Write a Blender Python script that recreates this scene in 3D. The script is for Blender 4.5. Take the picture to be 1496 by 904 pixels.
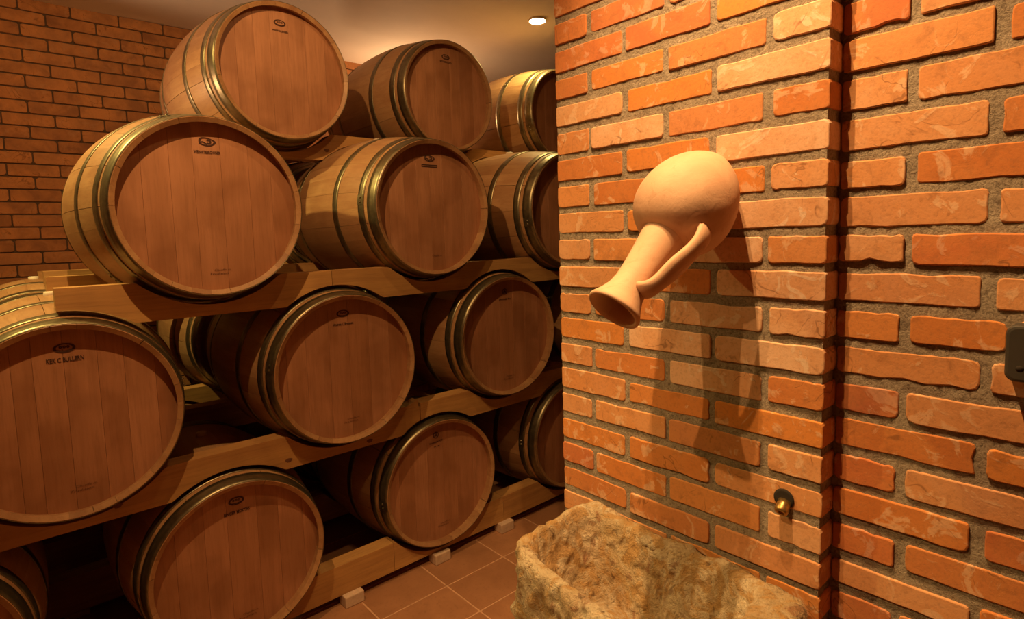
import bpy, bmesh, math, random
from mathutils import Vector, Matrix, noise
for o in list(bpy.data.objects): bpy.data.objects.remove(o)
SC = bpy.context.scene
COL = SC.collection
EYE = 1.474                      # camera height above the floor
def H(z): return z + EYE          # heights were surveyed from the camera

# ---------------------------------------------------------------- camera
cam = bpy.data.cameras.new('camera'); cam_ob = bpy.data.objects.new('camera', cam); COL.objects.link(cam_ob)
CR, CU, CF = Vector((0.748209,-0.662845,-0.028617)), Vector((0.080647,0.048046,0.995584)), Vector((0.658543,0.747213,-0.089405))
CR.normalize(); CF.normalize(); CU = CR.cross(CF)
M = Matrix((( CR.x, CU.x,-CF.x,0),( CR.y, CU.y,-CF.y,0),( CR.z, CU.z,-CF.z,EYE),(0,0,0,1)))
cam_ob.matrix_world = M
cam.sensor_width = 36; cam.sensor_fit = 'HORIZONTAL'; cam.lens = 835.0/1496*36; cam.shift_y = -33.2/1496; cam.clip_start = .02
SC.camera = cam_ob
# ---------------------------------------------------------------- world, lamps, exposure
w = bpy.data.worlds.new('cellar_air'); SC.world = w; w.use_nodes = True
w.node_tree.nodes['Background'].inputs[0].default_value = (1.0,.50,.20,1); w.node_tree.nodes['Background'].inputs[1].default_value = .03
SC.view_settings.view_transform = 'Standard'; SC.view_settings.look = 'None'; SC.view_settings.exposure = 0; SC.view_settings.gamma = 1
def spot(name, loc, target, watts, color, angle, radius=.015, blend=.5):
    l = bpy.data.lights.new(name, 'SPOT'); l.energy = watts; l.color = color; l.spot_size = math.radians(angle)
    l.spot_blend = blend; l.shadow_soft_size = radius
    o = bpy.data.objects.new(name, l); COL.objects.link(o); o.location = loc
    o.rotation_euler = (Vector(target)-Vector(loc)).to_track_quat('-Z','Y').to_euler()
    return o
WARM = (1,.60,.235); AMBER = (1,.52,.21); YELLOW = (1,.76,.24)
CEIL = H(1.325)
def bulb(name, loc, watts, color, radius=.03):
    l = bpy.data.lights.new(name, 'POINT'); l.energy = watts; l.color = color; l.shadow_soft_size = radius
    o = bpy.data.objects.new(name, l); COL.objects.link(o); o.location = loc; return o
spot('downlight_over_jug', (.74,.56,CEIL-.03), (1.04,.56,H(-.6)), 122, WARM, 84, .007, .9)
spot('downlight_beside_jug', (.60,.55,CEIL-.03), (1.04,.56,H(-.5)), 80, WARM, 82, .007, .9)
spot('downlight_rack_left', (.12,1.22,CEIL-.03), (.60,2.65,H(0)), 86, WARM, 116, .010, .5)
spot('downlight_rack_right', (.98,1.35,CEIL-.03), (.80,2.3,H(.1)), 13, WARM, 120, .010, .5)
spot('downlight_trough', (-.35,.85,CEIL-.03), (.80,.66,H(-1.0)), 85, WARM, 42, .010, .6)
spot('downlight_far_left', (-.45,2.75,CEIL-.03), (.05,2.40,H(-.5)), 125, YELLOW, 108, .02, .6)
spot('downlight_seen', (2.575,2.614,CEIL-.04), (2.3,2.5,0), 26, YELLOW, 170, .03, 1)
spot('added_ceiling_fill', (-.62,3.55,H(.45)), (1.5,2.3,CEIL+.30), 70, (1,.60,.31), 84, .05, 1)  # added fill spot without a fixture, brightens the ceiling from off frame
bulb('bulb_behind_top_row', (2.30,3.75,H(.88)), 12, (1,.62,.30), .03)

# ---------------------------------------------------------------- materials
def mat(name):
    m = bpy.data.materials.new(name); m.use_nodes = True; nt = m.node_tree
    return m, nt, nt.nodes['Principled BSDF']
def N(nt, t, **kw):
    n = nt.nodes.new(t)
    for k, v in kw.items():
        if k in n.inputs: n.inputs[k].default_value = v
        else: setattr(n, k, v)
    return n
def ramp(nt, fac, stops):
    r = nt.nodes.new('ShaderNodeValToRGB'); e = r.color_ramp.elements
    while len(e) < len(stops): e.new(.5)
    for i, (p, c) in enumerate(stops): e[i].position = p; e[i].color = (*c, 1)
    nt.links.new(fac, r.inputs[0]); return r.outputs[0]
def mix(nt, fac, a, b, mode='MIX'):
    n = nt.nodes.new('ShaderNodeMix'); n.data_type = 'RGBA'; n.blend_type = mode
    for s, v in ((0, fac), (6, a), (7, b)):
        if hasattr(v, 'links'): nt.links.new(v, n.inputs[s])
        else: n.inputs[s].default_value = v if s == 0 else (*v, 1)
    return n.outputs[2]
def math_(nt, op, a, b=0.5):
    n = nt.nodes.new('ShaderNodeMath'); n.operation = op
    for i, v in ((0, a), (1, b)):
        if hasattr(v, 'links'): nt.links.new(v, n.inputs[i])
        else: n.inputs[i].default_value = v
    return n.outputs[0]
def coords(nt, kind='Object', scale=(1,1,1), offset=True):
    """object (or world) coordinates, shifted per object so that alike pieces get unlike grain"""
    mp = nt.nodes.new('ShaderNodeMapping'); mp.inputs['Scale'].default_value = scale
    if kind == 'World': src = nt.nodes.new('ShaderNodeNewGeometry').outputs['Position']
    else: src = nt.nodes.new('ShaderNodeTexCoord').outputs['Object']
    nt.links.new(src, mp.inputs[0])
    if not offset: return mp.outputs[0], None
    oi = nt.nodes.new('ShaderNodeObjectInfo')
    sc = math_(nt, 'MULTIPLY', oi.outputs['Random'], 37.0)
    ad = nt.nodes.new('ShaderNodeVectorMath'); ad.operation = 'ADD'
    nt.links.new(mp.outputs[0], ad.inputs[0]); nt.links.new(sc, ad.inputs[1])
    return ad.outputs[0], oi.outputs['Random']
def noise_(nt, vec, scale, detail=4, rough=.55, dist=0):
    n = N(nt, 'ShaderNodeTexNoise', Scale=scale, Detail=detail, Roughness=rough, Distortion=dist); nt.links.new(vec, n.inputs['Vector'])
    return n.outputs['Fac']
def bump(nt, p, h, strength, dist):
    b = N(nt, 'ShaderNodeBump', Strength=strength, Distance=dist); nt.links.new(h, b.inputs['Height']); nt.links.new(b.outputs[0], p.inputs['Normal'])
    return b

def brick_mat(name, stops, dark=.42, patch=(.82,.58,.40), patch_amt=.42, rough=.85):
    m, nt, p = mat(name)
    v, rnd = coords(nt, 'Object', (1,1,1))
    base = ramp(nt, rnd, stops)
    n1 = noise_(nt, v, 9, 5, .6, .6); n2 = noise_(nt, v, 26, 6, .65, .3); n3 = noise_(nt, v, 150, 4, .7)
    n4 = noise_(nt, v, 18, 5, .6, 1.2)
    c = mix(nt, ramp(nt, n1, [(.36,(0,0,0)),(.62,(1,1,1))]), base, (.62,.25,.08))
    c = mix(nt, .45, c, base)
    c = mix(nt, math_(nt, 'MULTIPLY', ramp(nt, n4, [(.57,(0,0,0)),(.62,(1,1,1))]), patch_amt), c, patch)
    n5 = noise_(nt, v, 5.5, 3, .55, 1.6)
    crack = math_(nt, 'MULTIPLY', ramp(nt, n5, [(.490,(0,0,0)),(.4955,(1,1,1)),(.5045,(1,1,1)),(.510,(0,0,0))]), ramp(nt, n1, [(.52,(0,0,0)),(.60,(1,1,1))]))
    c = mix(nt, math_(nt, 'MULTIPLY', crack, .5), c, (.10,.035,.015))
    c = mix(nt, math_(nt, 'MULTIPLY', ramp(nt, n2, [(.28,(1,1,1)),(.46,(0,0,0))]), dark), c, (.20,.075,.03))
    c = mix(nt, math_(nt, 'MULTIPLY', ramp(nt, n3, [(.35,(1,1,1)),(.5,(0,0,0))]), .25), c, (.25,.12,.06))
    nt.links.new(c, p.inputs['Base Color']); p.inputs['Roughness'].default_value = rough
    p.inputs['Specular IOR Level'].default_value = .3
    h = math_(nt, 'ADD', math_(nt, 'MULTIPLY', n2, 1.0), math_(nt, 'MULTIPLY', n3, .35))
    h = math_(nt, 'ADD', h, math_(nt, 'MULTIPLY', ramp(nt, n4, [(.55,(0,0,0)),(.60,(1,1,1))]), .12))
    bump(nt, p, h, .45, .0018)
    return m
M_BRICK = brick_mat('handmade_orange_brick', [(0,(.55,.20,.07)),(.22,(.66,.35,.19)),(.42,(.66,.24,.055)),(.6,(.52,.17,.05)),(.78,(.70,.40,.23)),(1,(.60,.24,.09))])
M_BRICK_PALE = brick_mat('pale_peach_brick', [(0,(.74,.44,.28)),(.5,(.78,.50,.34)),(1,(.72,.38,.20))], .12, (.80,.60,.46), .7)
M_BRICK_RED = brick_mat('dark_red_brick', [(0,(.50,.15,.06)),(.5,(.58,.18,.06)),(1,(.46,.15,.07))], .35, (.75,.5,.38), .35)
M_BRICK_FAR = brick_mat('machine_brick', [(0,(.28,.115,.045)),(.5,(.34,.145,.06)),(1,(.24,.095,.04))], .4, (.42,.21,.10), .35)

def mortar_mat(name, c0, c1):
    m, nt, p = mat(name); v, _ = coords(nt, 'World', (1,1,1), False)
    n1 = noise_(nt, v, 18, 5, .6); n2 = noise_(nt, v, 220, 5, .75); n3 = noise_(nt, v, 60, 4, .6, .6)
    c = mix(nt, ramp(nt, n1, [(.3,(0,0,0)),(.7,(1,1,1))]), c0, c1)
    c = mix(nt, math_(nt, 'MULTIPLY', ramp(nt, n2, [(.36,(1,1,1)),(.52,(0,0,0))]), .55), c, (.10,.065,.045))
    c = mix(nt, math_(nt, 'MULTIPLY', ramp(nt, n3, [(.32,(1,1,1)),(.42,(0,0,0))]), .6), c, (.12,.075,.05))
    nt.links.new(c, p.inputs['Base Color']); p.inputs['Roughness'].default_value = .95
    bump(nt, p, math_(nt, 'ADD', n2, n3), 1, .006)
    return m
M_MORTAR = mortar_mat('sandy_grey_mortar', (.46,.365,.28), (.31,.24,.18))
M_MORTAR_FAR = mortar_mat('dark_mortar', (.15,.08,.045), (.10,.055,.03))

def wood_mat(name, stops, scale, axis, stain=.5, rough=.55, bumpd=.0006, bands=True):
    """grain runs along `axis` (0,1,2)"""
    m, nt, p = mat(name)
    sc = [1,1,1]; sc[axis] = .06
    v, rnd = coords(nt, 'Object', tuple(sc))
    v2, _ = coords(nt, 'Object', (1,1,1))
    base = ramp(nt, rnd, stops)
    g = noise_(nt, v, scale, 6, .6, .4); g2 = noise_(nt, v, scale*5, 4, .7)
    st = noise_(nt, v2, 5, 3, .5, .3)
    c = mix(nt, math_(nt, 'MULTIPLY', ramp(nt, g, [(.35,(1,1,1)),(.65,(0,0,0))]), .42), base, (.26,.105,.045))
    c = mix(nt, math_(nt, 'MULTIPLY', ramp(nt, g2, [(.36,(1,1,1)),(.5,(0,0,0))]), .22), c, (.18,.075,.035))
    c = mix(nt, math_(nt, 'MULTIPLY', ramp(nt, st, [(.36,(1,1,1)),(.56,(0,0,0))]), stain), c, (.22,.085,.035))
    nt.links.new(c, p.inputs['Base Color']); p.inputs['Roughness'].default_value = rough
    p.inputs['Specular IOR Level'].default_value = .35
    bump(nt, p, math_(nt, 'ADD', g, g2), .35, bumpd)
    return m
M_HEAD = wood_mat('oak_head_board', [(0,(.40,.175,.085)),(.35,(.48,.22,.115)),(.6,(.42,.185,.095)),(1,(.51,.24,.13))], 30, 2)
M_STAVE = wood_mat('oak_stave', [(0,(.40,.22,.105)),(.4,(.48,.27,.13)),(.7,(.36,.195,.09)),(1,(.50,.29,.14))], 34, 1, .35, .45)
M_BEAM = wood_mat('larch_beam', [(0,(.56,.30,.10)),(.5,(.62,.34,.12)),(1,(.50,.26,.09))], 26, 0, .25, .5)

def plain(name, col, rough=.6, metal=0, nscale=0, var=.2, bdist=0, emit=None):
    m, nt, p = mat(name)
    if nscale:
        v, _ = coords(nt, 'World', (1,1,1), False); n = noise_(nt, v, nscale, 5, .65)
        d = tuple(x*(1-var) for x in col); l = tuple(min(1,x*(1+var)) for x in col)
        nt.links.new(ramp(nt, n, [(.3,d),(.7,l)]), p.inputs['Base Color'])
        if bdist: bump(nt, p, n, .6, bdist)
    else: p.inputs['Base Color'].default_value = (*col,1)
    p.inputs['Roughness'].default_value = rough; p.inputs['Metallic'].default_value = metal
    if emit: p.inputs['Emission Color'].default_value = (*emit[0],1); p.inputs['Emission Strength'].default_value = emit[1]
    return m
M_HOOP = plain('galvanised_hoop_steel', (.22,.18,.11), .38, .88, 40, .3)
M_BRAND = plain('burnt_brand', (.055,.018,.010), .9)
M_BRAND_SOFT = plain('faint_burnt_brand', (.15,.055,.025), .9)
M_BUNG = plain('white_silicone_bung', (.75,.62,.48), .5)
M_PLASTER = plain('ceiling_plaster', (.84,.76,.68), .75, 0, 1.4, .07)
M_BLOCK = plain('cast_stone_block', (.62,.44,.32), .85, 0, 50, .15, .001)
M_LAMP = plain('lamp_glass', (1,.9,.7), .3, emit=((1,.80,.48), 45))
M_RIM = plain('lamp_ring', (.75,.6,.4), .4, .3)
M_BRASS = plain('aged_brass', (.45,.28,.10), .35, .9, 90, .4)
M_HOLE = plain('dark_hole', (.02,.012,.008), .9)
M_GREYBOX = plain('dark_grey_plastic', (.045,.038,.032), .55, 0, 8, .2)
M_GROUT = plain('sand_grout', (.60,.34,.20), .9, 0, 40, .2)

def tile_mat():
    m, nt, p = mat('terracotta_floor_tile'); v, rnd = coords(nt, 'Object', (1,1,1))
    n1 = noise_(nt, v, 7, 4, .6, .4); n2 = noise_(nt, v, 70, 4, .6)
    c = mix(nt, ramp(nt, n1, [(.3,(0,0,0)),(.7,(1,1,1))]), (.34,.155,.075), (.46,.22,.11))
    c = mix(nt, math_(nt, 'MULTIPLY', rnd, .35), c, (.30,.14,.07))
    c = mix(nt, math_(nt, 'MULTIPLY', ramp(nt, n2, [(.3,(1,1,1)),(.45,(0,0,0))]), .3), c, (.2,.09,.045))
    nt.links.new(c, p.inputs['Base Color']); p.inputs['Roughness'].default_value = .5
    bump(nt, p, n2, .3, .001); return m
M_TILE = tile_mat()
def clay_mat():
    m, nt, p = mat('unglazed_clay'); v, _ = coords(nt, 'Object', (1,1,1), False)
    n1 = noise_(nt, v, 14, 5, .6, .5); n2 = noise_(nt, v, 90, 5, .7); n3 = noise_(nt, v, 30, 5, .65, 1)
    c = mix(nt, ramp(nt, n1, [(.35,(0,0,0)),(.65,(1,1,1))]), (.60,.345,.225), (.67,.41,.275))
    c = mix(nt, math_(nt, 'MULTIPLY', ramp(nt, n3, [(.30,(1,1,1)),(.44,(0,0,0))]), .35), c, (.42,.20,.10))
    nt.links.new(c, p.inputs['Base Color']); p.inputs['Roughness'].default_value = .7
    bump(nt, p, math_(nt, 'ADD', n3, math_(nt, 'MULTIPLY', n2, .5)), .35, .002); return m
M_CLAY = clay_mat()
def stone_mat():
    m, nt, p = mat('weathered_limestone'); v, _ = coords(nt, 'Object', (1,1,1), False)
    n1 = noise_(nt, v, 8, 6, .65, .8); n2 = noise_(nt, v, 40, 6, .7, .5); n3 = noise_(nt, v, 160, 5, .75); n4 = noise_(nt, v, 16, 5, .6, 1.2)
    c = mix(nt, ramp(nt, n1, [(.36,(0,0,0)),(.56,(1,1,1))]), (.56,.36,.17), (.86,.68,.46))
    c = mix(nt, math_(nt, 'MULTIPLY', ramp(nt, n4, [(.50,(0,0,0)),(.58,(1,1,1))]), .75), c, (.62,.33,.10))
    c = mix(nt, math_(nt, 'MULTIPLY', ramp(nt, n4, [(.34,(1,1,1)),(.42,(0,0,0))]), .7), c, (.38,.15,.06))
    c = mix(nt, math_(nt, 'MULTIPLY', ramp(nt, n2, [(.32,(1,1,1)),(.41,(0,0,0))]), .75), c, (.12,.06,.03))
    c = mix(nt, math_(nt, 'MULTIPLY', ramp(nt, n3, [(.36,(1,1,1)),(.46,(0,0,0))]), .35), c, (.2,.11,.05))
    nt.links.new(c, p.inputs['Base Color']); p.inputs['Roughness'].default_value = .85
    h = math_(nt, 'ADD', n2, math_(nt, 'MULTIPLY', n3, .5)); bump(nt, p, h, 1, .022); return m
M_STONE = stone_mat()

# ---------------------------------------------------------------- object helpers
def mesh_ob(name, me, m=None, parent=None, smooth=False):
    o = bpy.data.objects.new(name, me); COL.objects.link(o)
    if m and not me.materials: me.materials.append(m)
    if smooth:
        me.polygons.foreach_set('use_smooth', [True]*len(me.polygons))
    if parent: o.parent = parent
    return o
def make_mesh(name, v, f, m=None, smooth=False):
    me = bpy.data.meshes.new(name); me.from_pydata(v, [], f); me.update()
    if m: me.materials.append(m)
    if smooth: me.polygons.foreach_set('use_smooth', [True]*len(me.polygons))
    return me
def tag(o, label=None, cat=None, group=None, kind=None):
    for k, v in (('label', label), ('category', cat), ('group', group), ('kind', kind)):
        if v: o[k] = v
    return o
def empty(name, loc, rz=0):
    o = bpy.data.objects.new(name, None); COL.objects.link(o); o.location = loc; o.rotation_euler = (0,0,rz); o.empty_display_size = .1
    return o
def fix_normals(me):
    bm = bmesh.new(); bm.from_mesh(me); bmesh.ops.recalc_face_normals(bm, faces=bm.faces); bm.to_mesh(me); bm.free()
def box_vf(x0,x1,y0,y1,z0,z1):
    v = [(x,y,z) for z in (z0,z1) for y in (y0,y1) for x in (x0,x1)]
    f = [(0,2,3,1),(4,5,7,6),(0,1,5,4),(2,6,7,3),(0,4,6,2),(1,3,7,5)]
    return v, f
def box_mesh(name, x0,x1,y0,y1,z0,z1, m, bev=0):
    v, f = box_vf(x0,x1,y0,y1,z0,z1); me = make_mesh(name, v, f, m)
    if bev:
        bm = bmesh.new(); bm.from_mesh(me)
        bmesh.ops.bevel(bm, geom=bm.edges[:], offset=bev, segments=2, affect='EDGES', profile=.5)
        bm.to_mesh(me); bm.free()
    return me
def revolve(name, prof, m, segs=48, axis='Y', smooth=True, close=False):
    """prof: list of (radius, along)"""
    v, f = [], []; n = len(prof)
    for r, t in prof:
        for k in range(segs):
            a = 2*math.pi*k/segs; x, z = r*math.cos(a), r*math.sin(a)
            v.append((x,t,z) if axis == 'Y' else (x,z,t))
    rng = n if close else n-1
    for i in range(rng):
        j = (i+1) % n
        for k in range(segs):
            a, b = i*segs+k, i*segs+(k+1)%segs; c, d = j*segs+(k+1)%segs, j*segs+k
            f.append((a,b,c,d))
    if not close:
        if prof[0][0] > 1e-6: f.append(tuple(range(segs)))
        if prof[-1][0] > 1e-6: f.append(tuple(range((n-1)*segs, n*segs))[::-1])
    me = make_mesh(name, v, f, m, smooth); fix_normals(me); return me

# ---------------------------------------------------------------- brickwork
XP, XR = 1.113, 1.168            # faces of the pillar and of the recessed right wall
Y0, Y1 = .3985, 1.069            # near and far corner of the pillar
ZB, DZ = H(.5551), .0693         # bottom of course 0, course pitch
def brick_mesh(name, L, Hh, D, rnd, rough=1.0, detail=True, chip=False):
    """front face at y'=0 (local x = length, z = height, depth to +y); rounded, slightly wobbly outline"""
    out = []
    r = .0035+.004*rnd.random()
    cs = [(-L/2,-Hh/2),(L/2,-Hh/2),(L/2,Hh/2),(-L/2,Hh/2)]
    for i in range(4):
        cx, cz = cs[i]; sx, sz = (1 if cx > 0 else -1), (1 if cz > 0 else -1)
        rr = r*(.6+1.2*rnd.random()); c0 = (cx-sx*rr, cz-sz*rr)
        a0 = {0:math.pi,1:1.5*math.pi,2:0,3:.5*math.pi}[i]
        for k in range(3 if detail else 2):
            a = a0+k*(math.pi/2)/(2 if detail else 1); out.append([c0[0]+rr*math.cos(a), c0[1]+rr*math.sin(a)])
        if detail:
            nx, nz = cs[(i+1)%4]; n = 5 if i in (0,2) else 1
            for k in range(1, n+1):
                t = k/(n+1); x, z = cx+(nx-cx)*t, cz+(nz-cz)*t
                j = rnd.gauss(0, .0007*rough)
                if chip and rnd.random() < .22: j = -abs(rnd.gauss(0, .0022))
                if i == 0: z -= j
                elif i == 1: x += j
                elif i == 2: z += j
                else: x -= j
                out.append([x,z])
    n = len(out); v = []; f = []
    ins = .0014
    def ring(y, s, jit=0):
        for x, z in out:
            v.append((x-math.copysign(min(s,abs(x)),x), y+rnd.gauss(0,jit) if jit else y, z-math.copysign(min(s,abs(z)),z)))
    ring(D,0); ring(.0035,0); ring(.0008,ins*.5); ring(0,ins*1.6)
    for q in range(3):
        for k in range(n):
            a, b = q*n+k, q*n+(k+1)%n; f.append((a, b, b+n, a+n))
    f.append(tuple(3*n+k for k in range(n)))
    me = make_mesh(name, v, f); return me
ROT_XFACE = Matrix.Rotation(-math.pi/2, 4, 'Z')   # local x -> -y world ; local +y (depth) -> +x world
def place_brick(parent, X, y0, y1, z0, z1, m, rnd, D=.065, proud=.0, **kw):
    L, Hh = abs(y1-y0), z1-z0
    me = brick_mesh('brick', L, Hh, D, rnd, **kw); me.materials.append(m)
    o = mesh_ob('brick', me, None, parent)
    o.location = (X-proud, (y0+y1)/2, (z0+z1)/2); o.rotation_euler = (rnd.gauss(0,.003), 0, -math.pi/2+rnd.gauss(0,.004))
    return o
def rough_sheet(name, X, ya, yb, za, zb, step, amp, m, parent=None, axis='X', fixed=None):
    """mortar face: fine grid with real relief"""
    ny, nz = max(2,int(abs(yb-ya)/step)), max(2,int((zb-za)/step)); v, f = [], []
    for i in range(nz+1):
        for j in range(ny+1):
            y, z = ya+(yb-ya)*j/ny, za+(zb-za)*i/nz
            d = amp*(noise.noise(Vector((y*70, z*70, X)))+.6*noise.noise(Vector((y*190, z*190, 3+X))))
            v.append((X+d, y, z) if axis == 'X' else (y, X+d, z))
    for i in range(nz):
        for j in range(ny):
            a = i*(ny+1)+j; f.append((a, a+1, a+ny+2, a+ny+1))
    me = make_mesh(name, v, f, m, True)
    return me
def solid_from(parts, name):
    bm = bmesh.new()
    for me in parts: bm.from_mesh(me)
    me = bpy.data.meshes.new(name); bm.to_mesh(me); bm.free()
    for mt in parts[0].materials: me.materials.append(mt)
    return me
rb = random.Random(5)
# pillar
MX = XP+.0028
pl = [rough_sheet('m', MX, Y0+.004, Y1-.003, 0, CEIL, .0075, .0013, M_MORTAR),
      rough_sheet('m', Y0+.004, MX, XR+.004, 0, CEIL, .0075, .0010, M_MORTAR, axis='Y'),
      make_mesh('m', *box_vf(MX+.004, 1.60, Y0+.007, Y1-.004, 0, CEIL), M_MORTAR)]
pillar = mesh_ob('wall_pillar', solid_from(pl, 'wall_pillar'))
tag(pillar, 'orange brick pillar with wide sandy mortar joints that carries the clay jug', kind='structure')
ODD = [(1.068,.961),(.948,.740),(.728,.516),(.5015,Y0)]
EVEN = [(1.068,.856),(.841,.629),(.614,Y0)]
pale = {(6,2),(7,3),(8,2),(4,2),(3,3),(11,3),(12,2),(13,2),(9,2),(10,2),(5,1),(11,2),(12,1)}
red = {(17,0),(1,0),(2,1),(2,0),(1,1)}
for k in range(-11, 31):
    zb = ZB-DZ*k; z1 = zb+.0525; lay = ODD if k % 2 else EVEN
    if zb < 0: zb = .002
    if z1 > CEIL: z1 = CEIL-.002
    if z1-zb < .02: continue
    for i, (a, b) in enumerate(lay):
        mm = M_BRICK_PALE if (k,i) in pale else M_BRICK_RED if (k,i) in red else M_BRICK
        ja, jb = (rb.gauss(0,.0015) if i else 0), (rb.gauss(0,.0015) if b != Y0 else 0)
        place_brick(pillar, XP, a+ja, b+jb, zb+rb.gauss(0,.0012), z1+rb.gauss(0,.0012), mm, rb, D=.060, proud=max(-.001,rb.gauss(0,.0008)), chip=(rb.random()<.35))
# right wall
YR = -1.3
MXR = XR+.0035
wr = mesh_ob('wall_right', solid_from([rough_sheet('m', MXR, Y0+.02, -.02, 0, CEIL, .0075, .0018, M_MORTAR),
      make_mesh('m', *box_vf(MXR+.004, 1.60, YR, Y0+.006, 0, CEIL), M_MORTAR)], 'wall_right'))
tag(wr, 'orange brick wall set back behind the pillar corner, wide grey joints', kind='structure')
n_r = 0
for k in range(-11, 31):
    zb = ZB-.002-DZ*k; z1 = zb+.0525
    if zb < 0: zb = .002
    if z1 > CEIL: z1 = CEIL-.002
    if z1-zb < .02: continue
    m_ = k-3; y = Y0-.001
    edges = []
    first = .2955 if m_ % 2 == 0 else .1845
    edges.append((y, first)); a = first-.0155
    while a > YR:
        b = a-.2125; edges.append((a, b)); a = b-.0155
    if m_ == 8: edges = [(y,.2955),(.280,.1535),(.137,-.075),(-.09,-.3),(-.315,-.53),(-.545,-.76),(-.775,-.99),(-1.0,-1.2)]
    for i, (a, b) in enumerate(edges):
        red_ = (i == 0 and m_ in (10,12,14,-1)) or rb.random() < .10
        mm = M_BRICK_RED if red_ else M_BRICK
        d = rb.gauss(0,.0018)
        place_brick(wr, XR, a-(0 if i == 0 else rb.gauss(0,.002)), b+d, zb+rb.gauss(0,.0018), z1+rb.gauss(0,.0018), mm, rb, D=.055,
                    proud=max(-.0015,rb.gauss(0,.0012)), chip=(rb.random()<.45), rough=1.2)
# back wall
YB = 4.05
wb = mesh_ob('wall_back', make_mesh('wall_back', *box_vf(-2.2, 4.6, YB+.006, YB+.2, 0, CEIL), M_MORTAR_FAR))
tag(wb, 'brown brick wall with thin dark joints behind the barrels', kind='structure')
far_meshes = []
for i in range(6):
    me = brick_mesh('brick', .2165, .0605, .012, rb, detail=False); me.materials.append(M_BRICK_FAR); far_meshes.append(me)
fv, ff = [], []; count = 0
NR = int(2.85/.0672)+1
for r in range(-2, NR):
    zt = H(1.195)-.0672*r; z0 = zt-.0640; z1 = zt-.0034
    if z1 > CEIL: z1 = CEIL-.002
    if z0 < 0: continue
    if z1-z0 < .012: continue
    off = .152 if r % 2 == 0 else .152+.11125
    for c in range(-12, 21):
        xa = off+.2225*c+.003; xb = xa+.2165; xc = (xa+xb)/2
        if xb > 4.55 or xa < -2.15: continue
        vis = (-.30 < xc < 1.35 and zt > H(-.42)) 
        if vis and count < 295 and (z1-z0) > .05:
            o = mesh_ob('brick', far_meshes[rb.randrange(6)], None, wb); o.location = (xc, YB-.002+rb.gauss(0,.0012), (z0+z1)/2); count += 1
        else:
            v, f = box_vf(xa, xb, YB-.002, YB+.01, z0, z1); b = len(fv); fv += v; ff += [tuple(b+q for q in t) for t in f]
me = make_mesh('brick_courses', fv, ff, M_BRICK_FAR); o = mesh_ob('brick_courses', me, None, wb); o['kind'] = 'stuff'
# other walls and the ceiling
for nm, bx in (('wall_left', (-2.4,-2.2,-2.2,YB+.2,0,CEIL)), ('wall_front', (-2.4,4.8,-2.4,-2.2,0,CEIL)), ('wall_far_right', (4.6,4.8,-2.2,YB+.2,0,CEIL))):
    tag(mesh_ob(nm, make_mesh(nm, *box_vf(*bx), M_BRICK_FAR)), 'brown brick wall', kind='structure')
HOLE = (2.575, 2.614)
bm = bmesh.new(); g = bmesh.ops.create_grid(bm, x_segments=34, y_segments=32, size=1)
for v in bm.verts:
    x, y = 1.2+v.co.x*3.6, .93+v.co.y*3.33
    v.co = Vector((x, y, CEIL+.0*noise.noise(Vector((x*.9, y*2.2, 0)))+.012*noise.noise(Vector((x*.8+y*1.7, y*2.4-x, 5)))-.002))
bmesh.ops.reverse_faces(bm, faces=bm.faces)
bmesh.ops.create_cube(bm, size=1, matrix=Matrix.Translation((1.2,.93,CEIL+.1)) @ Matrix.Diagonal((7.2,6.66,.1,1)))
me = bpy.data.meshes.new('ceiling'); bm.to_mesh(me); bm.free(); me.materials.append(M_PLASTER)
ceil = mesh_ob('ceiling', me, None, None, True); tag(ceil, 'warm lit plaster ceiling of the cellar', kind='structure')
# floor
fl = mesh_ob('floor', make_mesh('floor', *box_vf(-2.4,4.8,-2.4,YB+.2,-.12,-.002), M_GROUT)); tag(fl, 'terracotta tiled cellar floor with pale grout', kind='structure')
TX, TY = .3146, .2267; tx0, ty0 = 1.291, 1.938
tm = box_mesh('tile', -TX/2+.0035, TX/2-.0035, -TY/2+.0035, TY/2-.0035, -.004, 0, M_TILE)
bm = bmesh.new(); bm.from_mesh(tm); bmesh.ops.bevel(bm, geom=[e for e in bm.edges if all(v.co.z > -.001 for v in e.verts)], offset=.0012, segments=1, affect='EDGES'); bm.to_mesh(tm); bm.free()
fv, ff = [], []; nt_ = 0
for i in range(-12, 11):
    for j in range(-19, 10):
        cx, cy = tx0+(i+.5)*TX, ty0+(j+.5)*TY
        if not (-2.2 < cx < 4.6 and -2.2 < cy < YB): continue
        if -.2 < cx < 3.0 and .6 < cy < 3.0 and nt_ < 290:
            o = mesh_ob('tile', tm, None, fl); o.location = (cx, cy, 0.0); nt_ += 1
        else:
            v, f = box_vf(cx-TX/2+.0035, cx+TX/2-.0035, cy-TY/2+.0035, cy+TY/2-.0035, -.004, 0); b = len(fv); fv += v; ff += [tuple(b+q for q in t) for t in f]
o = mesh_ob('tile_field', make_mesh('tile_field', fv, ff, M_TILE), None, fl); o['kind'] = 'stuff'

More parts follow.
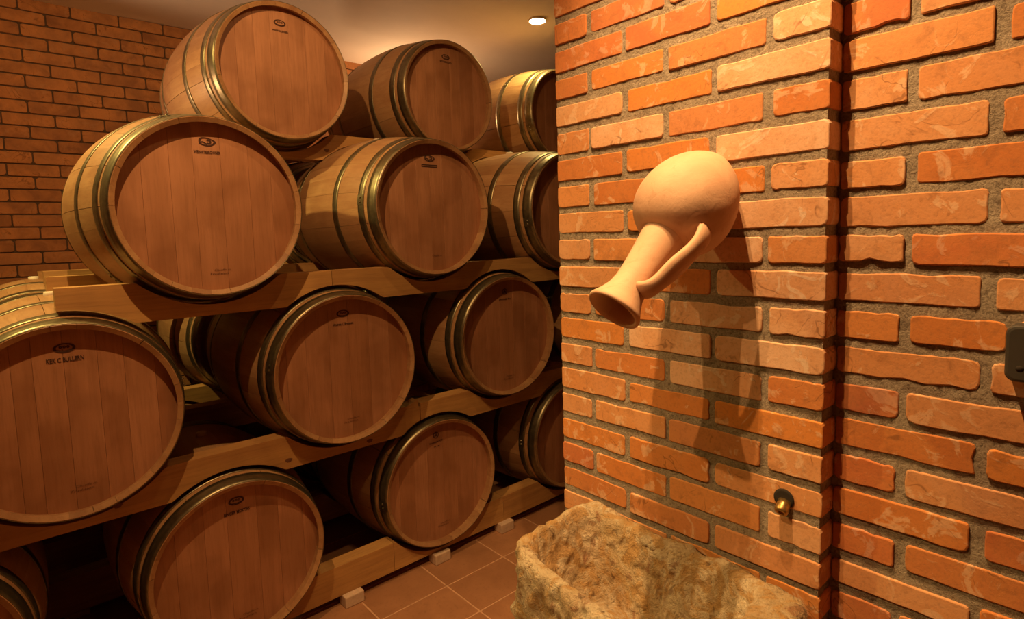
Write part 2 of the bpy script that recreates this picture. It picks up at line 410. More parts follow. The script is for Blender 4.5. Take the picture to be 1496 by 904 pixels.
# ---------------------------------------------------------------- barrels
BL, BR, BB = .95, .285, .342
def rad(t): return BR+(BB-BR)*(1-(2*t/BL-1)**2)
NS = 30; TH_ = .018; CH = .008
def stave_mesh():
    half = math.pi/NS-.0004; na, nl = 4, 18
    ts = [0,.0015]+[.0015+(BL-.003)*i/nl for i in range(1, nl)]+[BL-.0015, BL]
    v, f = [], []; n = na+1
    for side in (0, 1):
        for q, t in enumerate(ts):
            if side and q == 0: t = CH
            if side and q == 1: t = CH+.002
            if side and q == len(ts)-2: t = BL-CH-.002
            if side and q == len(ts)-1: t = BL-CH
            r = rad(t)
            if not side and q in (0, len(ts)-1): r -= .0015
            if side: r -= TH_
            for k in range(n):
                a = math.pi/2-half+2*half*k/na
                v.append((r*math.cos(a), t, r*math.sin(a)))
    m = len(ts); S = m*n
    for i in range(m-1):
        for k in range(na):
            a = i*n+k; f.append((a, a+1, a+n+1, a+n)); f.append((S+a, S+a+n, S+a+n+1, S+a+1))
        for k in (0, na):
            a = i*n+k; q = (a, a+n, S+a+n, S+a); f.append(q if k == 0 else q[::-1])
    for i in (0, m-1):
        for k in range(na):
            a = i*n+k; q = (a, S+a, S+a+1, a+1); f.append(q if i == 0 else q[::-1])
    me = make_mesh('stave', v, f, M_STAVE, False); fix_normals(me)
    for p in me.polygons: p.use_smooth = abs(p.normal.y) < .5 and abs(p.normal.z) > .5
    bm = bmesh.new(); bm.from_mesh(me)
    for e in bm.edges:
        if len(e.link_faces) == 2 and e.calc_face_angle(0) > .6: e.smooth = False
    bm.to_mesh(me); bm.free()
    return me
STAVE = stave_mesh()
def hoop_mesh(t0, t1, lap=0):
    th = .0018; k = 3
    pr = [(rad(t0)+.0004, t0)]+[(rad(t0+(t1-t0)*i/k)+th+.0004, t0+(t1-t0)*i/k) for i in range(k+1)]+[(rad(t1)+.0004, t1)]
    return revolve('hoop', pr, M_HOOP, 72, close=True)
def hoop_full(t0, t1, seed):
    me = hoop_mesh(t0, t1); rnd = random.Random(seed); bm = bmesh.new(); bm.from_mesh(me)
    a0 = rnd.uniform(0, 6.28); w = min(.012, (t1-t0)*.22)
    # riveted overlap: a raised strip and two rivet heads
    vs = []
    for i in range(7):
        a = a0+i*.022
        for t in (t0+.001, t1-.001):
            r = rad(t)+.0042; vs.append(bm.verts.new((r*math.cos(a), t, r*math.sin(a))))
    for i in range(6): bm.faces.new((vs[2*i], vs[2*i+1], vs[2*i+3], vs[2*i+2]))
    for da in (.035, .095):
        tm_ = (t0+t1)/2; r = rad(tm_)+.0045; a = a0+da
        mt = Matrix.Translation((r*math.cos(a), tm_, r*math.sin(a)))
        bmesh.ops.create_icosphere(bm, subdivisions=1, radius=.0045, matrix=mt)
    bm.to_mesh(me); bm.free()
    return me
HOOPS = [(.001,.054),(.074,.110),(.254,.290),(BL-.290,BL-.254),(BL-.110,BL-.074),(BL-.054,BL-.001)]
HOOP_ME = [hoop_full(a, b, i) for i, (a, b) in enumerate(HOOPS)]
REC = .044; RH = rad(REC)-TH_+.001
def board_mesh(x0, x1, dy):
    n = 8; top = []; g = .00025
    x0 = max(x0, -RH+.0003)+g; x1 = min(x1, RH-.0003)-g
    for i in range(n+1):
        x = x0+(x1-x0)*i/n; top.append((x, math.sqrt(max(0, RH*RH-x*x))))
    out = top+[(x,-z) for x, z in reversed(top)]
    cx = (x0+x1)/2
    out2 = []
    for p in out:
        if not out2 or (abs(p[0]-out2[-1][0])+abs(p[1]-out2[-1][1])) > 1e-5: out2.append(p)
    n = len(out2)
    v = [(x-cx, 0, z) for x, z in out2]+[((x-cx)*1.0-math.copysign(.0004, x-cx), -.0004, z-math.copysign(.0004, z)) for x, z in out2]+[(x-cx, .018, z) for x, z in out2]
    f = [tuple(range(n, 2*n))]
    for k in range(n):
        j = (k+1) % n; f.append((k, j, n+j, n+k)); f.append((2*n+k, 2*n+j, j, k))
    f.append(tuple(range(2*n, 3*n))[::-1])
    me = make_mesh('head_board', v, f, M_HEAD); fix_normals(me); return me, cx
BUNG = revolve('bung', [(0,.014),(.017,.013),(.020,.010),(.021,0),(.018,-.012),(0,-.012)], M_BUNG, 24, axis='Z')
REAR = revolve('rear_head', [(0,0),(RH,0),(RH,.018),(0,.018)], M_HEAD, 40, smooth=False)
def text_mesh(s, width, height, m, bold=False, shear=0):
    cu = bpy.data.curves.new('t', 'FONT'); cu.body = s; cu.size = 1; cu.align_x = 'CENTER'; cu.extrude = 0; cu.shear = shear
    if bold: cu.offset = .028
    cu.resolution_u = 2
    o = bpy.data.objects.new('t', cu); COL.objects.link(o)
    me = bpy.data.meshes.new_from_object(o); bpy.data.objects.remove(o)
    xs = [v.co.x for v in me.vertices]; ys = [v.co.y for v in me.vertices]
    sx = width/(max(xs)-min(xs)); sy = height/(max(ys)-min(ys)); mx = (max(xs)+min(xs))/2; my = (max(ys)+min(ys))/2
    v = [((q.co.x-mx)*sx, 0, (q.co.y-my)*sy) for q in me.vertices]; f = [tuple(p.vertices) for p in me.polygons]
    return v, f
def emblem_vf(kind):
    """burnt oval buckle above the cooper's lettering"""
    v, f = [], []
    def band(fn0, fn1, a0, a1, n):
        b = len(v)
        for i in range(n+1):
            a = a0+(a1-a0)*i/n; v.append(fn0(a)); v.append(fn1(a))
        for i in range(n): f.append((b+2*i, b+2*i+2, b+2*i+3, b+2*i+1))
    W, Hh = (.026, .014) if kind != 'round' else (.015, .015)
    if kind == 'buckle':
        o = lambda a, s: ((W*s*math.cos(a)*(1+.10*math.cos(3*a)), 0, Hh*s*math.sin(a)*(1-.12*math.sin(2*a))))
    else: o = lambda a, s: (W*s*math.cos(a), 0, Hh*s*math.sin(a))
    band(lambda a: o(a, 1.0), lambda a: o(a, .74), 0, 2*math.pi, 40)
    if kind == 'buckle':
        band(lambda a: (.006+.009*math.cos(a), 0, .008*math.sin(a)), lambda a: (.006+.003*math.cos(a), 0, .003*math.sin(a)), -2.4, 2.4, 14)
        band(lambda a: (-.018+a*.02, 0, -.002+.003*math.sin(a*5)), lambda a: (-.018+a*.02, 0, -.006+.003*math.sin(a*5)), 0, 1, 10)
    elif kind == 'oval':
        for x in (-.009, 0, .009): band(lambda a: (x+.0038*math.cos(a), 0, .003+.004*math.sin(a)), lambda a: (x+.0012*math.cos(a), 0, .003+.0015*math.sin(a)), 0, 2*math.pi, 12)
        band(lambda a: (-.018+.036*a, 0, -.004-.003*math.sin(a*3.14)), lambda a: (-.018+.036*a, 0, -.0065-.003*math.sin(a*3.14)), 0, 1, 10)
    else:
        for k in range(3):
            a_ = k*2.094+1.57; band(lambda a: (.005*math.cos(a_)+.0045*math.cos(a), 0, .005*math.sin(a_)+.0045*math.sin(a)), lambda a: (.005*math.cos(a_)+.0015*math.cos(a), 0, .005*math.sin(a_)+.0015*math.sin(a)), 0, 2*math.pi, 12)
    return v, f
def barrel(name_loc, label, brand=None, sub=None, emblem='buckle', boards=None, yaw=0, roll=0, seed=0, group='oak wine barrels on the rack'):
    X, Y, Z = name_loc; rnd = random.Random(seed+77)
    base = empty('wine_barrel', (X-math.sin(yaw)*BL/2, Y+math.cos(yaw)*BL/2, H(Z)-BB), yaw)
    tag(base, label, 'barrel', group)
    off = Vector((0, -BL/2, BB))
    for i in range(NS):
        o = mesh_ob('stave', STAVE, None, base); o.location = off; o.rotation_euler = (0, 2*math.pi*(i+rnd.uniform(-.02,.02))/NS, 0)
    for me in HOOP_ME:
        o = mesh_ob('hoop', me, None, base); o.location = off; o.rotation_euler = (0, rnd.uniform(0,6.28), 0)
    ws = boards or [rnd.uniform(.055,.095) for _ in range(7)]
    s = sum(ws); x = -RH
    for w_ in ws:
        x1 = x+w_/s*2*RH; me, cx = board_mesh(x, x1, 0)
        o = mesh_ob('head_board', me, None, base); o.location = off+Vector((cx, REC+rnd.uniform(0,.0004), 0)); x = x1
    o = mesh_ob('rear_head', REAR, None, base); o.location = off+Vector((0, BL-REC-.018, 0))
    o = mesh_ob('bung', BUNG, None, base); o.location = off+Vector((0, BL/2, BB-.001)); o['label'] = 'pale round bung'
    yb = REC-.0016
    if brand:
        v, f = emblem_vf(emblem); ca, sa = math.cos(roll), math.sin(roll)
        def put(vf, cx, cz):
            v, f = vf
            return [((x+cx)*ca-(z+cz)*sa, 0, (x+cx)*sa+(z+cz)*ca) for x, _, z in v], f
        vv, fff = put((v, f), 0, .212)
        for t, w_, h_, z_ in brand:
            if t == '#':       # a solid scorched bar
                a = [(-w_/2,0,-h_/2),(w_/2,0,-h_/2),(w_/2,0,h_/2),(-w_/2,0,h_/2)]; a2 = [(p[0]*.94,0,p[2]*.35) for p in a]
                vf = (a+a2, [(0,1,5,4),(1,2,6,5),(2,3,7,6),(3,0,4,7)])
            else: vf = text_mesh(t, w_, h_, None, True)
            v2, f2 = put(vf, 0, z_); b = len(vv); vv += v2; fff += [tuple(b+q for q in t_) for t_ in f2]
        me = make_mesh('brand_mark', vv, fff, M_BRAND); o = mesh_ob('brand_mark', me, None, base); o.location = off+Vector((0, yb, 0)); o['label'] = 'burnt oval emblem over a line of lettering'
    if sub:
        vv, fff = [], []
        for k, (t, w_, h_, z_) in enumerate(sub):
            v, f = text_mesh(t, w_, h_, None, False, .25); b = len(vv)
            vv += [(x+.012*(k==0)-.0, 0, z+z_) for x, _, z in v]; fff += [tuple(b+q for q in t_) for t_ in f]
        me = make_mesh('cooper_stamp', vv, fff, M_BRAND_SOFT); o = mesh_ob('cooper_stamp', me, None, base); o.location = off+Vector((.01, yb, 0)); o['label'] = 'small faint stamp near the bottom of the head'
    return base
SUB = [('Chauffe m.', .052, .007, -.206), ('Tradition', .058, .0075, -.218)]
G0 = 'oak wine barrels on the rack'
P = {'A':(.972,2.534,.734),'B':(1.863,2.565,.758),'C':(2.783,2.600,.764),'D':(.520,2.030,.120),'E':(1.395,2.055,.128),'F':(2.220,2.033,.123),
     'G':(.106,2.057,-.501),'H':(.958,2.040,-.494),'I':(1.795,2.051,-.482),'N':(2.655,2.055,-.480),
     'J':(.533,2.049,-1.106),'K':(1.400,2.085,-1.101),'L':(2.248,2.072,-1.091),'M':(-.320,2.040,-1.094)}
barrel(P['A'], 'highest barrel, left end of the top row, yellow-lit left flank', [('WEINKELLEREIEN', .070,.008,.178)], None, 'oval', seed=1, boards=[.09,.075,.07,.08,.075,.09,.08], yaw=.02)
barrel(P['B'], 'middle barrel of the top row under the ceiling, tilted stamp', [('#', .075,.008,.186)], None, 'oval', seed=2, roll=-.02)
barrel(P['C'], 'top row barrel cut off by the brick pillar, gold-lit flank', None, None, seed=3)
barrel(P['D'], 'big barrel at the left end of the second row on the beam end', [('WEINVITEBROWNER', .080,.0105,.178)], SUB, 'buckle', seed=4, yaw=.03, boards=[.09,.08,.07,.085,.09,.075,.08])
barrel(P['E'], 'second row barrel with bright brassy hoops, between its two neighbours', [('#', .080,.011,.180)], SUB[:1], 'buckle', seed=5, yaw=.01)
barrel(P['F'], 'second row barrel half hidden by the brick pillar', None, None, seed=6)
barrel(P['G'], 'large barrel cut by the left picture edge, brightly lit staves on top', [('KEK C BULLERN', .088,.014,.178)], SUB, 'oval', seed=7, boards=[.08,.085,.05,.075,.085,.07,.085,.06])
barrel(P['H'], 'third row barrel with a dark seam down its head, centre of the rack', [('Andree C Bronnot', .082,.011,.172)], SUB, 'oval', seed=8, boards=[.05,.07,.085,.075,.08,.085,.08], yaw=-.01)
barrel(P['I'], 'third row barrel nearest the pillar that shows its whole head', [('Demoiselle You', .072,.008,.176)], SUB, 'round', seed=9, yaw=-.03)
barrel(P['N'], 'third row barrel hidden behind the brick pillar but for a sliver', None, None, seed=10)
barrel(P['J'], 'bottom row barrel cut by the lower picture edge, striped head boards', [('BINGER MOKTAS', .084,.012,.172)], SUB, 'oval', seed=11, boards=[.08,.085,.07,.095,.07,.085,.05])
barrel(P['K'], 'bottom row barrel with shaded head, above the middle foot block', [('Cooper Ch.', .075,.010,.180),('- -', .03,.003,.160)], SUB, 'round', seed=12, yaw=-.03, roll=.05)
barrel(P['L'], 'bottom row barrel partly hidden by the foot of the pillar', None, None, seed=13)
barrel(P['M'], 'barrel in the lower left picture corner, only its flank and hoops showing', None, None, seed=14)
GB = 'barrels of the rear row'
barrel((1.382,3.08,.131), 'rear row barrel behind the brassy-hooped second row barrel', seed=21, group=GB)
barrel((2.22,3.08,.123), 'rear row barrel behind the half hidden second row barrel', seed=22, group=GB)
barrel((.945,3.07,-.483), 'rear row barrel behind the third row barrel with the dark seam', seed=23, group=GB)
barrel((1.795,3.08,-.482), 'rear row barrel behind the third row barrel nearest the pillar', seed=24, group=GB)
barrel((.531,3.08,-1.094), 'rear row barrel on the floor beam behind the striped bottom barrel', seed=25, group=GB)
barrel((.091,3.07,-.483), 'added rear row barrel blocking light behind the large barrel cut by the left edge', seed=27, group=GB)  # added to keep the far left lamp's light out of the gap
barrel((-.320,3.08,-1.094), 'added rear row barrel blocking light behind the barrel in the lower left corner', seed=28, group=GB)  # added barrel, shades the low back wall and floor from the far left lamp
barrel((1.385,3.09,-1.10), 'rear row barrel on the floor beam behind the shaded bottom barrel', seed=26, group=GB)

# ---------------------------------------------------------------- rack beams, scalloped to take the barrels
ALLB = [(P[k][0], P[k][1], P[k][2]) for k in P]+[(1.382,3.08,.131),(2.22,3.08,.123),(.945,3.07,-.483),(1.795,3.08,-.482),(.531,3.08,-1.094),(1.385,3.09,-1.10),(.091,3.07,-.483),(-.320,3.08,-1.094)]
def beam(label, x0, x1, y, zc, top=-.240, bot=-.364, th=.072, knots=(), m=None, group='rack beams'):
    zt, zb = zc+top, zc+bot; y1 = y+th
    def span(X, Z, zl, below):
        r = 0
        return r
    # top outline left to right then bottom right to left, dipping round every barrel that touches the beam
    def outline(sign):
        pts = []; n = max(2, int((x1-x0)/.012))
        for i in range(n+1):
            x = x0+(x1-x0)*i/n; z = zt if sign > 0 else zb
            for bx, by, bz in ALLB:
                if by-.02 > y1 or by+BL+.02 < y: continue
                r = max(rad(min(max(t-by,0),BL)) for t in (y, y1, (y+y1)/2))+.006
                dx = x-bx
                if abs(dx) >= r: continue
                s = math.sqrt(r*r-dx*dx)
                if sign > 0 and bz > (zt+zb)/2: z = min(z, bz-s)
                if sign < 0 and bz < (zt+zb)/2: z = max(z, bz+s)
            pts.append((x, z))
        return pts
    tp, bt = outline(1), outline(-1)
    v, f = [], []; n = len(tp)
    for yy in (y, y1):
        for x, z in tp: v.append((x,yy,H(z)))
        for (x, z), (_, z2) in zip(bt, tp): v.append((x,yy,H(min(z, z2-.012))))
    for i in range(n-1):
        f.append((i, n+i, n+i+1, i+1)); f.append((2*n+i, 2*n+i+1, 3*n+i+1, 3*n+i))
        f.append((i, i+1, 2*n+i+1, 2*n+i)); f.append((n+i, 3*n+i, 3*n+i+1, n+i+1))
    f.append((0, 2*n, 3*n, n)); f.append((n-1, 2*n-1, 4*n-1, 3*n-1))
    cx = (x0+x1)/2
    v = [(a-cx, b-y, c) for a, b, c in v]
    me = make_mesh('rack_beam', v, f, m or M_BEAM); fix_normals(me)
    o = mesh_ob('rack_beam', me); o.location = (cx, y, 0); tag(o, label, 'beam', group)
    for kx, kz in knots:
        kv = [(.013*math.cos(a)*(1+.2*math.sin(3*a)), -.0008, .008*math.sin(a)) for a in [i*math.pi/8 for i in range(16)]]+[(.006*math.cos(a), -.0014, .004*math.sin(a)) for a in [i*math.pi/8 for i in range(16)]]
        kf = [(i, (i+1)%16, 16+(i+1)%16, 16+i) for i in range(16)]+[tuple(range(16, 32))]
        k_ = mesh_ob('knot', make_mesh('knot', kv, kf, M_BRAND_SOFT), None, o); k_.location = (kx-cx, 0, H(kz))
    return o
YF = 2.12
rows = [.745, .124, -.4815, -1.096]
beam('front beam of the top shelf behind the second row barrels, small dark hole', .62, 1.60, 2.65, rows[0], knots=[(1.184,.428)])
beam('front beam of the top shelf running right behind the pillar', 1.603, 3.3, 2.65, rows[0])
beam('rear beam of the top shelf', .62, 3.3, 3.30, rows[0])
beam('left piece of the second shelf front beam with its cut end', .097, .939, YF, rows[1])
beam('right piece of the second shelf front beam running to the pillar', .941, 3.1, YF, rows[1])
beam('rear beam of the second shelf, its end stepping out past the front beam', .106, 3.1, 2.80, rows[1], top=-.232)
beam('rear row front beam of the second shelf, lit cut end at the left', .116, 3.1, 3.20, rows[1], top=-.222)
beam('rearmost beam of the second shelf near the back wall', .116, 3.1, 3.84, rows[1])
beam('left piece of the third shelf front beam with three dark knots', -1.1, 1.235, YF, rows[2], knots=[(.199,-.806),(.731,-.813),(1.062,-.826)])
beam('short dark spacer piece in the third shelf front beam', 1.237, 1.310, YF+.004, rows[2], top=-.256)
beam('right piece of the third shelf front beam under the whole-headed barrel', 1.312, 3.1, YF, rows[2])
beam('rear beam of the third shelf', -1.1, 3.1, 2.80, rows[2])
beam('rear row front beam of the third shelf', -1.1, 3.1, 3.20, rows[2])
B3 = dict(top=-.206, bot=-.331)
beam('left piece of the floor level front beam', -1.1, 1.147, YF, rows[3], **B3)
beam('middle piece of the floor level front beam behind the shaded barrel', 1.149, 1.768, YF, rows[3], **B3)
beam('right piece of the floor level front beam running behind the pillar', 1.770, 3.1, YF, rows[3], **B3)
B3R = dict(top=-.206, bot=-.354)
beam('rear beam at floor level', -1.1, 3.1, 2.80, rows[3], **B3R)
beam('rear row front beam at floor level', -1.1, 3.1, 3.20, rows[3], **B3R)
# foot blocks
BZ = H(rows[3]-.331)
fb = box_mesh('foot_block', -.041, .041, 0, .06, 0, BZ, M_BLOCK, .004)
for i, (x, lab) in enumerate([(.948,'pale stone block under the floor beam, nearest the camera of the three'),(1.380,'pale stone block under the floor beam below the shaded barrel'),(1.770,'pale stone block under the floor beam closest to the pillar')]):
    o = mesh_ob('foot_block', fb); o.location = (x, 2.090, 0); tag(o, lab, 'block', 'stone foot blocks')
o = mesh_ob('foot_block', fb); o.location = (.10, 2.09, 0); tag(o, 'pale stone block under the floor beam left of the striped bottom barrel, in shade', 'block', 'stone foot blocks')
fbr = box_mesh('foot_block', -.041, .041, 0, .06, 0, H(rows[3]-.354), M_BLOCK, .004)
for yy, nm in ((2.79, 'middle'), (3.19, 'rear')):
    for x, pn in ((.10, 'left'), (1.0, 'right')):
        o = mesh_ob('foot_block', fbr); o.location = (x, yy+.005, 0); tag(o, 'pale stone block under the %s end of the %s floor beam, out of the light' % (pn, nm), 'block', 'stone foot blocks')
# small chock on third shelf
cv = [(0,0,0),(.09,0,0),(.09,0,.03),(0,0,.006),(0,.05,0),(.09,.05,0),(.09,.05,.03),(0,.05,.006)]
me = make_mesh('chock', cv, [(0,1,2,3),(4,7,6,5),(0,4,5,1),(2,6,7,3),(1,5,6,2),(0,3,7,4)], M_BEAM)
o = mesh_ob('wooden_chock', me); o.location = (1.222, YF+.004, H(rows[2]-.256)+.001); o.scale = (.9,1,1); tag(o, 'small wooden wedge on the third shelf beam right of the seamed barrel', 'wedge')

# ---------------------------------------------------------------- ceiling downlight in view
lamp = empty('ceiling_downlight', (HOLE[0], HOLE[1], CEIL-.014)); tag(lamp, 'glowing round recessed downlight in the ceiling left of the pillar top', 'lamp')
mesh_ob('lamp_ring', revolve('lamp_ring', [(.049,.0005),(.053,.0005),(.054,.003),(.054,.016),(.049,.016)], M_RIM, 36, axis='Z', close=True), None, lamp)
mesh_ob('lamp_glass', revolve('lamp_glass', [(0,0),(.049,0),(.049,.008),(0,.008)], M_LAMP, 36, axis='Z'), None, lamp)

# ---------------------------------------------------------------- clay jug
C0 = Vector((1.002,.6227,H(.0410))); MO = C0+Vector((-.763,.125,-.757)).normalized()*.262
ax = (MO-C0).normalized(); LJ = (MO-C0).length
jug = empty('clay_jug', C0); tag(jug, 'pale terracotta jug hung on the brick pillar, mouth pointing down', 'jug')
jug.rotation_euler = ax.to_track_quat('Z','X').to_euler()
# outer then inner profile, z along the axis, 0 at belly centre, mouth at LJ
def rev_open(name, prof, m, segs=64):
    return revolve(name, prof, m, segs, axis='Z')
B0 = .098
prof = []
for i in range(0, 27):
    a = math.pi*i/26 * .86
    z = -.142*math.cos(a)-.004 if a < math.pi/2 else -.092*math.cos(a)-.004
    r = .097*math.sin(a)**(1.42 if a < math.pi/2 else .80) if i else 0
    prof.append((r, z))
me = rev_open('belly', prof, M_CLAY)
bm = bmesh.new(); bm.from_mesh(me)
for v in bm.verts:
    d = noise.noise(v.co*22)*.0012; v.co += v.normal*d if v.normal.length else Vector()
bm.to_mesh(me); bm.free(); me.polygons.foreach_set('use_smooth', [True]*len(me.polygons))
o = mesh_ob('belly', me, None, jug)
nk = [(.0450,.060),(.0435,.080),(.0410,.098),(.0380,.125),(.0355,.150),(.0338,.175),(.0335,.195),(.0360,.214),(.0430,.233),(.0500,.2460),(.0525,.2515),(.0520,.2560),(.0480,.2575),(.0400,.250),(.0320,.236),(.0270,.215),(.0240,.18),(.0240,.12),(.0,.12)]
sc_ = LJ/.2575
me = revolve('neck', [(r, z*sc_) for r, z in nk], M_CLAY, 56, axis='Z'); mesh_ob('neck', me, None, jug)
me = revolve('shoulder_ring', [(.042,.066),(.0475,.070),(.0480,.075),(.0445,.080),(.040,.078)], M_CLAY, 56, axis='Z', close=True); mesh_ob('shoulder_ring', me, None, jug)
def strap(name, pts, widths, thick, m, parent, world=True, grooves=True):
    """flat strap swept along pts with two finger grooves; widths along `side`"""
    v, f = [], []
    prof_n = 12
    for i, (p, sd, nn) in enumerate(pts):
        w_ = widths[i]
        for k in range(prof_n):
            a = 2*math.pi*k/prof_n; x = math.cos(a)*w_/2; y = math.sin(a)*thick/2
            if grooves and math.sin(a) > .3: y -= thick*.22*math.cos(x/w_*2*math.pi*1.5)**2*(1 if abs(x) < w_*.36 else 0)
            v.append(tuple(p+sd*x+nn*y))
    for i in range(len(pts)-1):
        for k in range(prof_n):
            a = i*prof_n+k; b = i*prof_n+(k+1)%prof_n; f.append((a, b, b+prof_n, a+prof_n))
    f.append(tuple(range(prof_n))[::-1]); f.append(tuple(range(len(v)-prof_n, len(v))))
    me = make_mesh(name, v, f, m, True); fix_normals(me); return mesh_ob(name, me, None, parent)
def bez(ps, n):
    out = []
    for i in range(n+1):
        t = i/n; q = [Vector(p) for p in ps]
        while len(q) > 1: q = [q[j].lerp(q[j+1], t) for j in range(len(q)-1)]
        out.append(q[0])
    return out
# direction of the handle round the axis: screen right-down of the neck
JM = jug.rotation_euler.to_matrix()
side_w = (CR*.50-CU*.24-CF*.80).normalized(); hd = JM.inverted() @ side_w; hd.z = 0; hd.normalize()
tn = Vector((-hd.y, hd.x, 0))
line = bez([Vector((0,0,.048))+hd*.074, Vector((0,0,.085))+hd*.100, Vector((0,0,.125))+hd*.064, Vector((0,0,.165))+hd*.062, Vector((0,0,.205))+hd*.056, Vector((0,0,.205))+hd*.030], 22)
pts = []
for i, p in enumerate(line):
    d = (line[min(i+1,22)]-line[max(i-1,0)]).normalized(); pts.append((p, tn, tn.cross(d).normalized()*-1))
strap('handle', pts, [.036+.008*math.cos(i/22*2*math.pi)**2 for i in range(23)], .020, M_CLAY, jug)

# ---------------------------------------------------------------- stone trough
def trough():
    cx, cy = .948, .672; zr = H(-.700); nA = 420
    A_, B_ = .158, .285            # half width (X), half length (Y)
    def sup(a, ax_, by_, p):
        c, s = math.cos(a), math.sin(a)
        r = (abs(c/ax_)**p+abs(s/by_)**p)**(-1/p); return r*c, r*s
    R_ = []                        # half x, half y, height, squareness, shift y, kind
    for i in range(40): t = i/39; R_.append((A_*(1.0+.03*math.sin(t*3)), B_*(1.0+.02*math.sin(t*3)), -.40+.382*t, 6, 0, 'o'))
    R_ += [(A_*.985, B_*.992, -.008, 6, 0, 'o'), (A_*.955, B_*.975, -.001, 6, 0, 't'), (A_*.90, B_*.935, .001, 6, .006, 't'), (A_*.86, B_*.89, .000, 6, .014, 't'),
           (A_*.80, B_*.83, -.002, 5.5, .028, 't'), (A_*.765, B_*.80, -.008, 5.5, .034, 't')]
    nt0 = len(R_)
    for i in range(1, 37): t = i/36; R_.append((A_*(.755-.26*t**1.2), B_*(.79-.20*t**1.2), -.012-.175*t, 5, .034, 'i'))
    for s_ in (.85,.68,.5,.33,.16,.02): R_.append((A_*.495*s_, B_*.59*s_, -.190, 4, .034, 'f'))
    v, f = [], []
    for ri, (ix, iy, z, p, sy, kind) in enumerate(R_):
        for k in range(nA):
            a = 2*math.pi*k/nA; x, y = sup(a, ix, iy, p); y += sy
            if x < 0: x -= (B_-y)*.11*min(1,-x/A_*1.2)
            P_ = Vector((cx+x, cy+y, zr+z))
            n1 = noise.noise(P_*6); n2 = noise.noise(P_*17+Vector((5,1,2))); n3 = noise.noise(P_*45+Vector((9,3,2))); n4 = noise.noise(Vector((P_.x*110, P_.y*110, P_.z*45)))
            n5 = abs(noise.noise(P_*28+Vector((2,7,2))))
            inward = Vector((x, y, 0)); inward.normalize()
            if kind == 'o': P_ += inward*(.010*n1+.010*n2+.008*n3-.016*n5+.0022*n4)
            elif kind == 't': P_ += inward*(.008*n1+.006*n2+.002*n3)
            elif kind == 'i': P_ += inward*(.006*n1+.006*n2+.006*n3+.0032*n4-.007*n5)
            else: P_.z += .004*n2+.002*n3
            if 38 <= ri <= nt0+3:
                q = 1 if kind == 't' or ri < nt0 else 1-(ri-nt0)/4
                u = y/B_
                P_.z += q*(.024*max(0, (u-.6)/.4)**1.5*(.25+.75*max(0,x/A_)) - .005*(1-u*u) + .004*n1+.005*n2+.004*n3+.0018*n4)
                if x > 0: P_.z -= q*.007*math.exp(-((u-.30)/.22)**2)
            P_.x = min(P_.x, XP-.003)
            v.append(tuple(P_))
    n = nA
    for i in range(len(R_)-1):
        for k in range(n):
            a, b = i*n+k, i*n+(k+1)%n; f.append((a, b, b+n, a+n))
    f.append(tuple(range(n))[::-1]); f.append(tuple(range(len(v)-n, len(v))))
    c = Vector((cx, cy, zr-.42)); v = [tuple(Vector(p)-c) for p in v]
    me = make_mesh('stone_trough', v, f, M_STONE, True)
    o = mesh_ob('stone_trough', me); o.location = c; return o
tr = trough(); tag(tr, 'rough hewn limestone trough against the brick pillar below the jug', 'trough')
# plinth carrying the trough, below the picture
zt_ = H(-.703)-.400
rv = random.Random(3)
bm = bmesh.new(); bmesh.ops.create_cube(bm, size=1, matrix=Matrix.Translation((.948,.672,zt_/2)) @ Matrix.Diagonal((.27,.5,zt_,1)))
bmesh.ops.bevel(bm, geom=bm.edges[:], offset=.015, segments=2, affect='EDGES')
bmesh.ops.subdivide_edges(bm, edges=bm.edges[:], cuts=4, use_grid_fill=True)
for v in bm.verts:
    if .01 < v.co.z < zt_-.01: v.co += v.normal*.004*noise.noise(v.co*20)
    v.co.x = min(v.co.x, XP-.004)
me = bpy.data.meshes.new('stone_plinth'); bm.to_mesh(me); bm.free(); me.materials.append(M_STONE)
o = mesh_ob('stone_plinth', me); tag(o, 'stone plinth standing on the floor under the limestone trough', 'plinth')

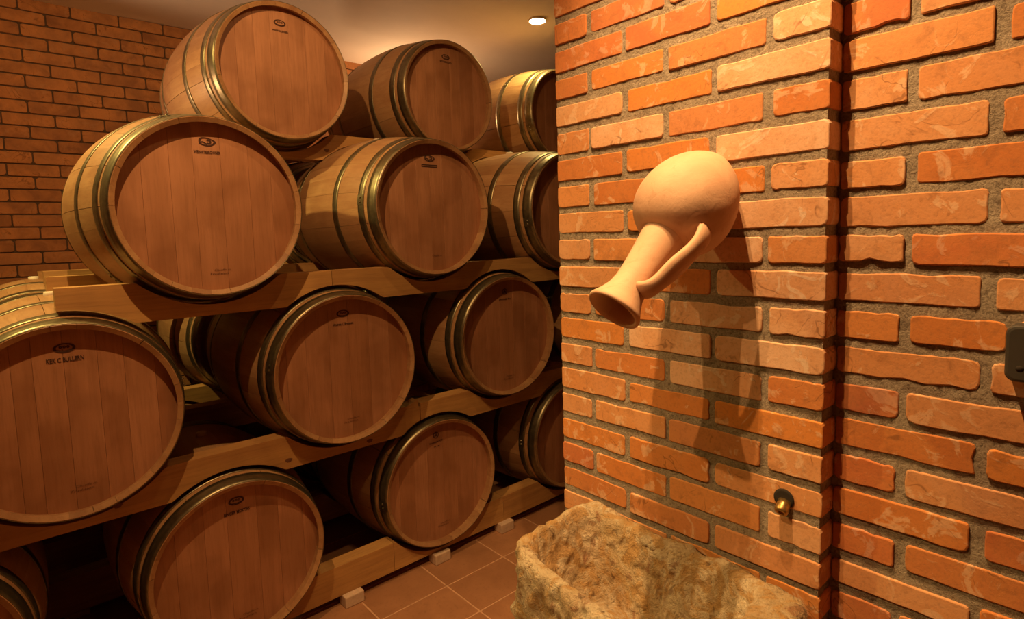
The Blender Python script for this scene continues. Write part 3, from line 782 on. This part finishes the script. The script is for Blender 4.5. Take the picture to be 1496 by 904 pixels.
# ---------------------------------------------------------------- brass spout
sp = empty('water_spout', (XP, .466, H(-.538))); tag(sp, 'small aged brass spout sticking out of the pillar above the trough', 'spout')
me = revolve('hole_disc', [(0,-.001),(.0195,-.001),(.0195,.0012),(.0145,.0015),(0,.0015)], M_HOLE, 28); o = mesh_ob('hole_disc', me, None, sp); o.rotation_euler = (0,0,math.pi/2); o.location = (-.0005,.002,.005)  # flat dark disc standing in for the chipped hole round the pipe
me = revolve('pipe', [(.0120,.0),(.0125,.010),(.0130,.020),(.0118,.025),(.0095,.0265),(.0070,.025),(.0070,.004),(0,.004)], M_BRASS, 28); o = mesh_ob('pipe', me, None, sp); o.rotation_euler = (-.5,0,math.pi/2)
o.rotation_euler = (Vector((-.74,.0,-.67)).to_track_quat('Y','Z')).to_euler()
# ---------------------------------------------------------------- grey box at the picture edge
def rrect(hy, hz, r, x, n=6):
    out = []
    for cy, cz, a0 in ((hy-r,hz-r,0),(-hy+r,hz-r,math.pi/2),(-hy+r,-hz+r,math.pi),(hy-r,-hz+r,1.5*math.pi)):
        for k in range(n+1):
            a = a0+k*math.pi/2/n; out.append((x, cy+r*math.cos(a), cz+r*math.sin(a)))
    return out
loops = [rrect(.065,.043,.013,.018), rrect(.065,.043,.013,-.0145), rrect(.0635,.0415,.0125,-.0172), rrect(.0605,.0385,.011,-.018)]
bm = bmesh.new(); lv = [[bm.verts.new(p) for p in l] for l in loops]
for a, b in zip(lv, lv[1:]):
    for k in range(len(a)): q = (k+1) % len(a); bm.faces.new((a[k], a[q], b[q], b[k]))
bm.faces.new(lv[0]); bm.faces.new(lv[-1]); bmesh.ops.recalc_face_normals(bm, faces=bm.faces)
me = bpy.data.meshes.new('housing'); bm.to_mesh(me); bm.free(); me.materials.append(M_GREYBOX)
gb = empty('wall_box', (XR-.003, .0835, H(-.243))); tag(gb, 'dark grey rounded plastic box on the brick wall at the right picture edge', 'electrical box')
o = mesh_ob('housing', me, None, gb); o.location = (-.018, 0, .043)
me = revolve('screw_hole', [(0,0),(.005,0),(.005,.003),(0,.003)], M_HOLE, 16); o = mesh_ob('screw_hole', me, None, gb); o.location = (-.0362, .047, .021); o.rotation_euler = (0,0,-math.pi/2)
